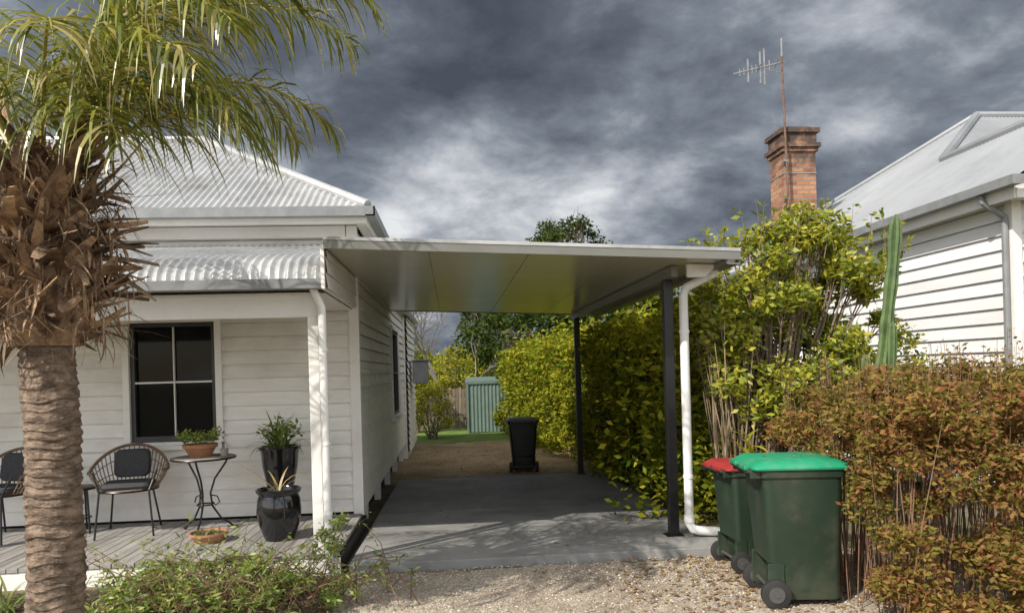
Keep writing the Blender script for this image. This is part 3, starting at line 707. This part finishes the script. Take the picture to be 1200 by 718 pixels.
for k in range(75):
    t=rng.uniform(0,6.28); 
    z=rng.uniform(1.2,3.0); rx=1.0*math.sqrt(max(.05,1-((z-1.95)/1.2)**2)); r=rx*rng.random()**.5
    C_.append((3.55+r*math.cos(t),7.45+.75*r*math.sin(t),z)); R2.append(rng.uniform(.12,.25))
C_+= [(2.75,7.1,1.7),(2.65,7.1,2.1),(2.7,7.0,1.5),(4.55,7.2,1.9),(4.7,7.2,1.6),(3.6,7.3,3.15),(3.2,7.2,2.9),(3.9,7.3,3.05),(2.95,6.95,1.25),(3.15,6.95,1.6),(3.3,6.9,1.1),(3.5,6.9,1.35),(2.8,6.95,1.95)]; R2+=[.22]*13
sh=[]; bsh=B()
for k in range(80):
    x=rng.uniform(2.6,4.6); y=rng.uniform(6.9,7.9); zb=2.2+.8*math.sqrt(max(0,1-((x-3.55)/1.15)**2))-.1; 
    if rng.random()<.3: x=2.65+rng.random()*.1; zb=rng.uniform(1.4,2.2)
    L=rng.uniform(.2,.5); dx=rng.uniform(-.18,.18)+(x-3.55)*.15; 
    bsh.tube([(x,y,zb-.2),(x+dx,y,zb+L)],[.006,.002],4)
    for j in range(22):
        t=rng.random(); sh.append((x+dx*t+rng.normal()*.02,y+rng.normal()*.02,zb-.1+(L+.1)*t))
e=woody('large_shrub',(3.1,7.35,0),C_,R2,230,.075,M_shrub,M_bark,.035,extra=np.array(sh)); bsh.build('shoots',M_bark,e)
b=B(); e=E('bare_stem_shrub',(2.72,7.05,0))
for k in range(38):
    a=random.uniform(0,6.28); x=2.72+.1*math.cos(a); y=7.1+.1*math.sin(a); tx=x+random.uniform(-.35,.35); ty=y+random.uniform(-.2,.3); h=random.uniform(1.3,2.2)
    b.tube([(x,y,0),(x*.6+tx*.4+random.uniform(-.05,.05),y*.6+ty*.4,h*.5),(tx,ty,h)],[random.uniform(.006,.022),.008,.003],5)
b.build('stems',pm('pale_stem',(.35,.27,.18),(.22,.16,.10),rough=.8,island=.3),e)
b=B()
for k in range(14): b.strap((2.75+random.uniform(-.05,.05),6.75,.75+random.uniform(0,.25)),random.uniform(-1.2,4),random.uniform(.15,.3),.06,random.uniform(.2,1.2),1.2,5)
b.build('broad_leaves',M_yel,e)
C_=[];R2=[]
for k in range(40): C_.append((rng.uniform(2.7,4.9),rng.uniform(7.3,8.4),rng.uniform(.2,1.5))); R2.append(rng.uniform(.2,.35))
woody('understory_shrub',(3.6,7.9,0),C_,R2,130,.08,M_hedge,M_bark,.02)
# nandina
C_=[];R2=[]
def ntop(x): return 1.60-.55*max(0,3.0-x)**1.0+.07*math.sin(x*5.3)+.04*math.sin(x*13)
for k in range(250):
    x=rng.uniform(2.66,5.0); front=4.15+.3*max(0,3.1-x); 
    if rng.random()<.55: y=front+rng.random()*.35; z=rng.uniform(.08,ntop(x)-.1)
    else: y=rng.uniform(front,6.1); z=ntop(x)-rng.random()**1.5*.5-.08
    C_.append((x,y,z)); R2.append(rng.uniform(.09,.19))
P=clumps(C_,R2,330)
e=E('nandina_bush',(3.8,5.1,0)); np_quads('foliage',leaves(P,.042,.45,up=.5),M_orange,e)
b=B(); spr=[]
for k in range(420):
    x=random.uniform(2.7,4.9); y=random.uniform(4.3,6.0); h=random.uniform(.85,1.12)*ntop(x)
    a,c=random.uniform(-.2,.2),random.uniform(-.2,.2)
    q=(x+a+random.uniform(-.05,.05),y+c,h)
    b.tube([(x,y,0),(x+a*.5,y+c*.5,h*.5),q],[.005,.004,.0016],4)
    for j in range(20):
        t=random.random()*.35; spr.append((q[0]-a*t+random.gauss(0,.03),q[1]-c*t+random.gauss(0,.03),h*(1-t)+random.gauss(0,.01)))
b.build('stems',M_twig,e)
np_quads('top_sprays',leaves(np.array(spr),.038,.4,up=.3),M_orange,e)

def xf(y): return 2.72 if y<9 else (2.72-.27*(y-9)/4.5 if y<13.5 else 2.45-.95*(y-13.5)/8.5)
def htop(y): return 2.35-.012*(y-9)+.10*math.sin(y*1.7)+.07*math.sin(y*4.1)
HE=E('hedge',(2.6,14,0))
pts=[];N=42000
yy=rng.uniform(7.8,22,N); which=rng.random(N)
for y,wv in zip(yy,which):
    x0=xf(y); h=htop(y); g=gz(y)
    if wv<.62: z=g+.1+(h-g-.1)*random.random(); lump=.15*math.sin(y*3.1+z*2)+.13*math.sin(z*4.3-y*1.3)+.08*math.sin(y*9+z*7); x=x0+lump+random.random()**2*.4-.06; pts.append((x,y,z))
    elif wv<.9: z=h-random.random()**2*.3+.06*random.random()+(.45*random.random()**3)*(.5+.5*math.sin(y*6)); pts.append((x0+random.random()*1.1,y,z))
    else: pts.append((x0+random.random()*1.1,7.8+random.random()*.3 if random.random()<.5 else y,g+.1+(h-g)*random.random()))
np_quads('foliage',leaves(np.array(pts),.10,.5,up=.5),M_hedge,HE)
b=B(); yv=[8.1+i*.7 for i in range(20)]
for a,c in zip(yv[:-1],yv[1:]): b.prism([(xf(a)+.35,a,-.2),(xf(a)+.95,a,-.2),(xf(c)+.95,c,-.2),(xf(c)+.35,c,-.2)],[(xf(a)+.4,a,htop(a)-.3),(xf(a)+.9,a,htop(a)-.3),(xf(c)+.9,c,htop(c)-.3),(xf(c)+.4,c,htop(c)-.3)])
b.build('light_block_core',M_dark,HE)  # solid dark core added inside the hedge to block light, not branches

CA=E('column_cactus',(4.1,6.75,0))
b=B()
def ccol(pts,r):
    P_=[];R_2=[]
    n=len(pts)-1
    for i in range(n):
        for j in range(10):
            t=j/10; P_.append(Vector(pts[i]).lerp(Vector(pts[i+1]),t)); q=(i+t)/n
            R_2.append(r*(1-.16*abs(math.cos(math.pi*q*n)))*(1 if q<.95 else max(.25,1-((q-.95)/.05)**2*.8)))
    P_.append(Vector(pts[-1])); R_2.append(r*.12)
    k0=len(b.v); b.tube(P_,R_2,16)
    for idx in range(k0,len(b.v)):
        ring=(idx-k0)//16; k=(idx-k0)%16
        if k%2: 
            c=P_[ring]; v=Vector(b.v[idx]); b.v[idx]=tuple(c+(v-c)*.74)
ccol([(3.98,6.75,.0),(4.0,6.75,.9),(4.05,6.75,1.4),(4.12,6.75,1.85),(4.17,6.75,2.2),(4.23,6.75,2.62),(4.27,6.75,3.08)],.066)
ccol([(3.93,6.8,.0),(3.93,6.8,1.2),(3.96,6.8,1.75)],.05)
ccol([(4.02,6.68,1.2),(4.13,6.66,1.6),(4.15,6.66,2.05)],.045)
b.build('stems',M_cactus,CA)

# ground-cover
C_=[];R2=[]
for k in range(42):
    x=rng.uniform(-2.7,-.85); y=rng.uniform(5.3,6.25); C_.append((x,y,rng.uniform(.03,.28)*(1.1-abs(x+1.7)*.6))); R2.append(rng.uniform(.05,.15))
C_+= [(-1.05,6.1,.42),(-.95,6.15,.5),(-1.0,6.1,.3)]; R2+=[.08,.07,.1]
P=clumps(C_,R2,100); e=E('sprawling_garden_plant',(-1.8,5.8,0)); np_quads('foliage',leaves(P,.05,.34,up=.7),M_weed,e)
b=B(); ex2=[]
for k in range(280):
    x=random.gauss(-1.75,.45); y=random.uniform(5.3,6.2); az=random.uniform(0,6.28); L=random.uniform(.2,.65); up=random.uniform(.15,.9)
    q=(x+L*math.cos(az),y+L*math.sin(az)*.6,L*up)
    b.tube([(x,y,0),(x+.4*L*math.cos(az),y+.25*L*math.sin(az),L*.45),q],[.005,.004,.002],4)
    for j in range(13):
        t=.45+.6*random.random(); ex2.append((x+(q[0]-x)*t+random.gauss(0,.012),y+(q[1]-y)*t+random.gauss(0,.012),.03+q[2]*t))
np_quads('runner_leaves',leaves(np.array(ex2),.055,.30,up=.4),M_weed,e)
b.tube([(-1.1,6.1,0),(-1.02,6.1,.3),(-.93,6.15,.58)],[.006,.005,.002],4)
b.build('stems',M_twig,e)
e=E('strap_leaf_plants',(-3.4,5.9,0)); b=B()
for cx in np.arange(-4.6,-1.9,.16):
    cy=5.85+random.uniform(-.25,.25)
    for k in range(random.randint(10,20)): b.strap((cx+random.uniform(-.03,.03),cy+random.uniform(-.03,.03),0),random.uniform(0,6.28),random.uniform(.15,.42),.022,random.uniform(.7,1.4),random.uniform(.8,2.2))
b.build('leaves',M_strap,e)
b=B(); vs=[];fs=[]; nx,ny=50,14
for j in range(ny):
    for i in range(nx):
        vs.append((-8+7.1*i/(nx-1),5.15+1.27*j/(ny-1),-.03+.055*abs(math.sin(math.pi*j/(ny-1)))**.5+random.uniform(-.008,.008)))
for j in range(ny-1):
    for i in range(nx-1): fs.append((j*nx+i,j*nx+i+1,(j+1)*nx+i+1,(j+1)*nx+i))
b.add(vs,fs); b.build('garden_bed',M_soil,smooth=True)
b=B(); x=-6
while x<-1.1:
    w=random.uniform(.14,.26); b.box(x,x+w-.015,5.02+random.uniform(-.02,.02),5.13+random.uniform(-.02,.02),-.03,.05+random.uniform(0,.03)); x+=w
b.build('stone_edging',M_stone,bevel=.02)
P=np.stack([rng.uniform(-6,-.9,900),rng.uniform(5.0,6.4,900),np.full(900,.035)],1); np_quads('bed_leaf_litter',leaves(P,.05,.4,up=5,dz=.2),M_litter)

# ------------------------------------------------------------ background
e=E('garden_shed',(1.0,22.2,-.15)); b=B()
corr_plane(b,(.45,22.0,-.13),(1,0,0),(0,0.001,1),0,1.1,lambda u:0,lambda u:1.45,pitch=.11,amp=.015)
b.build('steel_wall',M_shed,e,smooth=True)
b=B(); b.box(.42,1.58,21.96,21.99,1.30,1.38); b.box(.40,.46,21.96,22.02,-.15,1.33); b.box(1.55,1.60,21.96,22.02,-.15,1.33); b.prism([(.40,22.03,1.30),(1.6,22.03,1.30),(1.6,23.3,1.30),(.40,23.3,1.30)],[(.40,22.03,1.34),(1.6,22.03,1.34),(1.6,23.3,1.50),(.40,23.3,1.50)]); b.box(.45,1.55,22.1,23.2,-.15,1.29)
b.build('frame_and_roof',M_shed,e)
b=B(); x=-12
while x<.4: b.box(x,x+.09,24,24.02,-.15,1.15+random.uniform(-.03,.03)); x+=.105
b.box(-12,.4,24.025,24.07,.25,.33); b.box(-12,.4,24.025,24.07,.85,.93); b.build('paling_fence',M_oldwood)
def blob(cx,cy,z0,z1,rx,ry,n,rs):
    C=[];R=[]
    for k in range(n):
        t=rng.uniform(0,6.28); z=rng.uniform(z0,z1); q=(z-z0)/(z1-z0); r=math.sqrt(max(.08,1-(q*1.5-.6)**2/1.0))*rng.random()**.5
        C.append((cx+rx*r*math.cos(t),cy+ry*r*math.sin(t),z)); R.append(rng.uniform(*rs))
    return C,R
C_,R2=blob(-.55,20.5,.1,1.3,.55,.5,16,(.2,.35)); woody('yellow_garden_shrub',(-.55,20.5,-.15),C_,R2,130,.07,M_yel,M_bark,.02)
C_,R2=blob(-1.2,22.8,.2,2.0,.9,.6,22,(.25,.45)); woody('garden_shrub',(-1.2,22.8,-.15),C_,R2,160,.09,M_hedge,M_bark,.03)
C_,R2=blob(.2,24.9,.6,2.3,.8,.6,20,(.25,.45)); woody('garden_shrub.001',(.2,24.9,-.15),C_,R2,160,.09,M_yel,M_bark,.03)
C_,R2=[],[]
TT=((3.0,29,5.0,2.2),(5.6,31,6.2,2.0),(8.5,32,5.0,2.6),(1.8,33,4.3,2.0),(12,30,4.5,3),(-6,34,3.4,3),(-11,33,4,3),(16,32,5,3))
for cx,cy,h,r in TT:
    c,r_=blob(cx,cy,.8,h,r,r,40,(.5,.95)); C_+=c; R2+=r_
e=E('background_trees',(3,31,-.15)); np_quads('foliage',leaves(clumps(C_,R2,150),.24,.45),M_tree,e)
b=B()
for cx,cy,h,r in TT:
    b.tube([(cx,cy,-.2),(cx+.1,cy,h*.4),(cx,cy,h*.8)],[.18,.13,.04],8)
b.build('trunks',M_bark,e)
C_,R2=blob(5.15,33,5.2,8.3,2.0,1.5,50,(.35,.65)); C_+=[(3.9,33,7.3),(4.5,33,7.7),(6.1,33,7.8),(6.7,33,7.4),(5.3,33,8.1)]; R2+=[.5]*5
woody('eucalyptus_tree',(5.3,33,-.15),C_,R2,120,.17,M_tree,M_bark,.09,split=.55)
def bare(name,base,h,sp):
    e=E(name,base); b=B()
    def rec(p,d,L,r,k):
        q=p+d*L; b.tube([p,p.lerp(q,.5)+Vector((random.uniform(-.04,.04)*L,random.uniform(-.04,.04)*L,0)),q],[r,r*.85,r*.7],4,cap=False)
        if k==0: return
        for _ in range(3 if k>1 else 4):
            nd=(d+Vector((random.gauss(0,sp),random.gauss(0,sp),random.gauss(.12,sp*.6)))).normalized(); rec(q,nd,L*random.uniform(.65,.85),r*.62,k-1)
    rec(Vector(base),Vector((0,0,1)),h*.28,.07,5)
    b.build('branches',M_greytwig,e)
bare('bare_tree',(-.5,27,-.15),4.8,.5); bare('bare_tree.001',(-2.2,29,-.15),5.0,.5); bare('bare_tree.002',(.9,30,-.15),4.6,.5)
C_,R2=[],[]
for k in range(90):
    x=rng.uniform(-70,90); C_.append((x,rng.uniform(68,80),rng.uniform(.5,3.6))); R2.append(rng.uniform(1.5,2.8))
e=E('distant_tree_line',(0,74,0)); np_quads('foliage',leaves(clumps(C_,R2,140),.7,.5),M_tree,e)
C_,R2=[],[]
for k in range(90):
    x=rng.uniform(-4,5); C_.append((x,rng.uniform(36,44),rng.uniform(.2,2.6))); R2.append(rng.uniform(.6,1.1))
e=E('background_shrubbery',(0,40,0)); np_quads('foliage',leaves(clumps(C_,R2,130),.25,.5),M_hedge,e)

# ------------------------------------------------------------ world
w=bpy.data.worlds.new('World'); scene.world=w; w.use_nodes=True; nt=w.node_tree; N=nt.nodes; L=nt.links; N.clear()
try: w.cycles.sampling_method='MANUAL'; w.cycles.sample_map_resolution=256
except Exception: pass
SD=Vector((-.88,-.80,1.0)).normalized()
el=math.asin(SD.z); az=math.atan2(SD.x,SD.y)
out=N.new('ShaderNodeOutputWorld')
sky=N.new('ShaderNodeTexSky'); sky.sky_type='NISHITA'; sky.sun_disc=False; sky.sun_elevation=el; sky.sun_rotation=az
tc=N.new('ShaderNodeTexCoord'); sp=N.new('ShaderNodeSeparateXYZ'); L.new(tc.outputs['Generated'],sp.inputs[0])
def math_(op,a,b_=None,c=None,clamp=False):
    m=N.new('ShaderNodeMath'); m.operation=op; m.use_clamp=clamp
    for i,x in enumerate((a,b_,c)):
        if x is None: continue
        if isinstance(x,(int,float)): m.inputs[i].default_value=x
        else: L.new(x,m.inputs[i])
    return m.outputs[0]
X,Y,Z=sp.outputs
zz=math_('ADD',math_('MAXIMUM',Z,0.0),.36)
u=math_('DIVIDE',X,zz); v=math_('DIVIDE',Y,zz)
cb=N.new('ShaderNodeCombineXYZ'); L.new(u,cb.inputs[0]); L.new(v,cb.inputs[1]); L.new(math_('MULTIPLY',Z,.8),cb.inputs[2])
def noise(scale,detail,rough,dist,off):
    mp=N.new('ShaderNodeMapping'); mp.inputs['Location'].default_value=off; L.new(cb.outputs[0],mp.inputs[0])
    n=N.new('ShaderNodeTexNoise'); n.inputs['Scale'].default_value=scale; n.inputs['Detail'].default_value=detail; n.inputs['Roughness'].default_value=rough; n.inputs['Distortion'].default_value=dist
    L.new(mp.outputs[0],n.inputs['Vector']); return n.outputs['Fac']
n1=noise(1.6,3,.5,.25,(3.1,1.7,0)); n2=noise(4.4,7,.60,.15,(0,5,2))
def spot(dx,dz,sx,sz):
    a=math_('DIVIDE',math_('SUBTRACT',math_('DIVIDE',X,math_('MAXIMUM',Y,.05)),dx),sx)
    c=math_('DIVIDE',math_('SUBTRACT',math_('DIVIDE',Z,math_('MAXIMUM',Y,.05)),dz),sz)
    d=math_('ADD',math_('MULTIPLY',a,a),math_('MULTIPLY',c,c))
    return math_('DIVIDE',1.0,math_('ADD',1.0,math_('MULTIPLY',d,d)))
s1=spot(-.10,.25,.22,.08); s2_=spot(.55,.36,.34,.12); s3=spot(.12,.13,.6,.07); s4=spot(.12,.45,.35,.10)
val=math_('ADD',math_('MULTIPLY',n1,.48),math_('MULTIPLY',n2,.58)); val=math_('SUBTRACT',val,.03)
val=math_('ADD',val,math_('MULTIPLY',s1,.105)); val=math_('ADD',val,math_('MULTIPLY',s2_,.07)); val=math_('ADD',val,math_('MULTIPLY',s3,.05)); val=math_('ADD',val,math_('MULTIPLY',s4,-.05))
r=ramp(N,[(.36,(.07,.083,.11)),(.46,(.12,.14,.175)),(.55,(.215,.245,.29)),(.64,(.42,.45,.50)),(.76,(.80,.82,.84))]); L.new(val,r.inputs[0])
skc=N.new('ShaderNodeVectorMath'); skc.operation='SCALE'; L.new(sky.outputs[0],skc.inputs[0]); skc.inputs['Scale'].default_value=.15
r3=ramp(N,[(.38,(0,0,0)),(.52,(1,1,1))]); L.new(n1,r3.inputs[0])
mc=N.new('ShaderNodeMixRGB'); L.new(r3.outputs[0],mc.inputs[0]); L.new(skc.outputs[0],mc.inputs[1]); mc.inputs[2].default_value=(1.65,1.58,1.48,1)  # unseen bright cloud behind the camera, added as fill for shaded fronts
mr=N.new('ShaderNodeMapRange'); mr.interpolation_type='SMOOTHSTEP'; mr.inputs['From Min'].default_value=-.30; mr.inputs['From Max'].default_value=.20; L.new(Y,mr.inputs['Value'])
mx=N.new('ShaderNodeMixRGB'); L.new(mr.outputs[0],mx.inputs[0]); L.new(mc.outputs[0],mx.inputs[1]); L.new(r.outputs[0],mx.inputs[2])
bg=N.new('ShaderNodeBackground'); bg.inputs[1].default_value=1.0; L.new(mx.outputs[0],bg.inputs[0]); L.new(bg.outputs[0],out.inputs[0])

sl_=bpy.data.lights.new('sun','SUN'); sl_.energy=5.0; sl_.angle=rad(.5); sl_.color=(1,.93,.82)
so=bpy.data.objects.new('sun',sl_); COL.objects.link(so); so.rotation_euler=(-SD).to_track_quat('-Z','Y').to_euler(); so.location=(-10,-10,15)

# ------------------------------------------------------------ camera
cam=bpy.data.cameras.new('camera'); co=bpy.data.objects.new('camera',cam); COL.objects.link(co)
yw,rl=.0807,.028
F=Vector((math.sin(yw),math.cos(yw),0)); Rr=Vector((math.cos(yw),-math.sin(yw),0)); Zv=Vector((0,0,1))
cx=Rr*math.cos(rl)-Zv*math.sin(rl); cy=Rr*math.sin(rl)+Zv*math.cos(rl); cz=-F
Mx=Matrix(((cx.x,cy.x,cz.x,0),(cx.y,cy.y,cz.y,0),(cx.z,cy.z,cz.z,1.7),(0,0,0,1)))
co.matrix_world=Mx
cam.lens=26; cam.sensor_width=36; cam.shift_y=.0615; cam.clip_start=.05; cam.clip_end=4000
scene.camera=co
scene.view_settings.view_transform='Standard'; scene.view_settings.look='None'; scene.view_settings.exposure=0
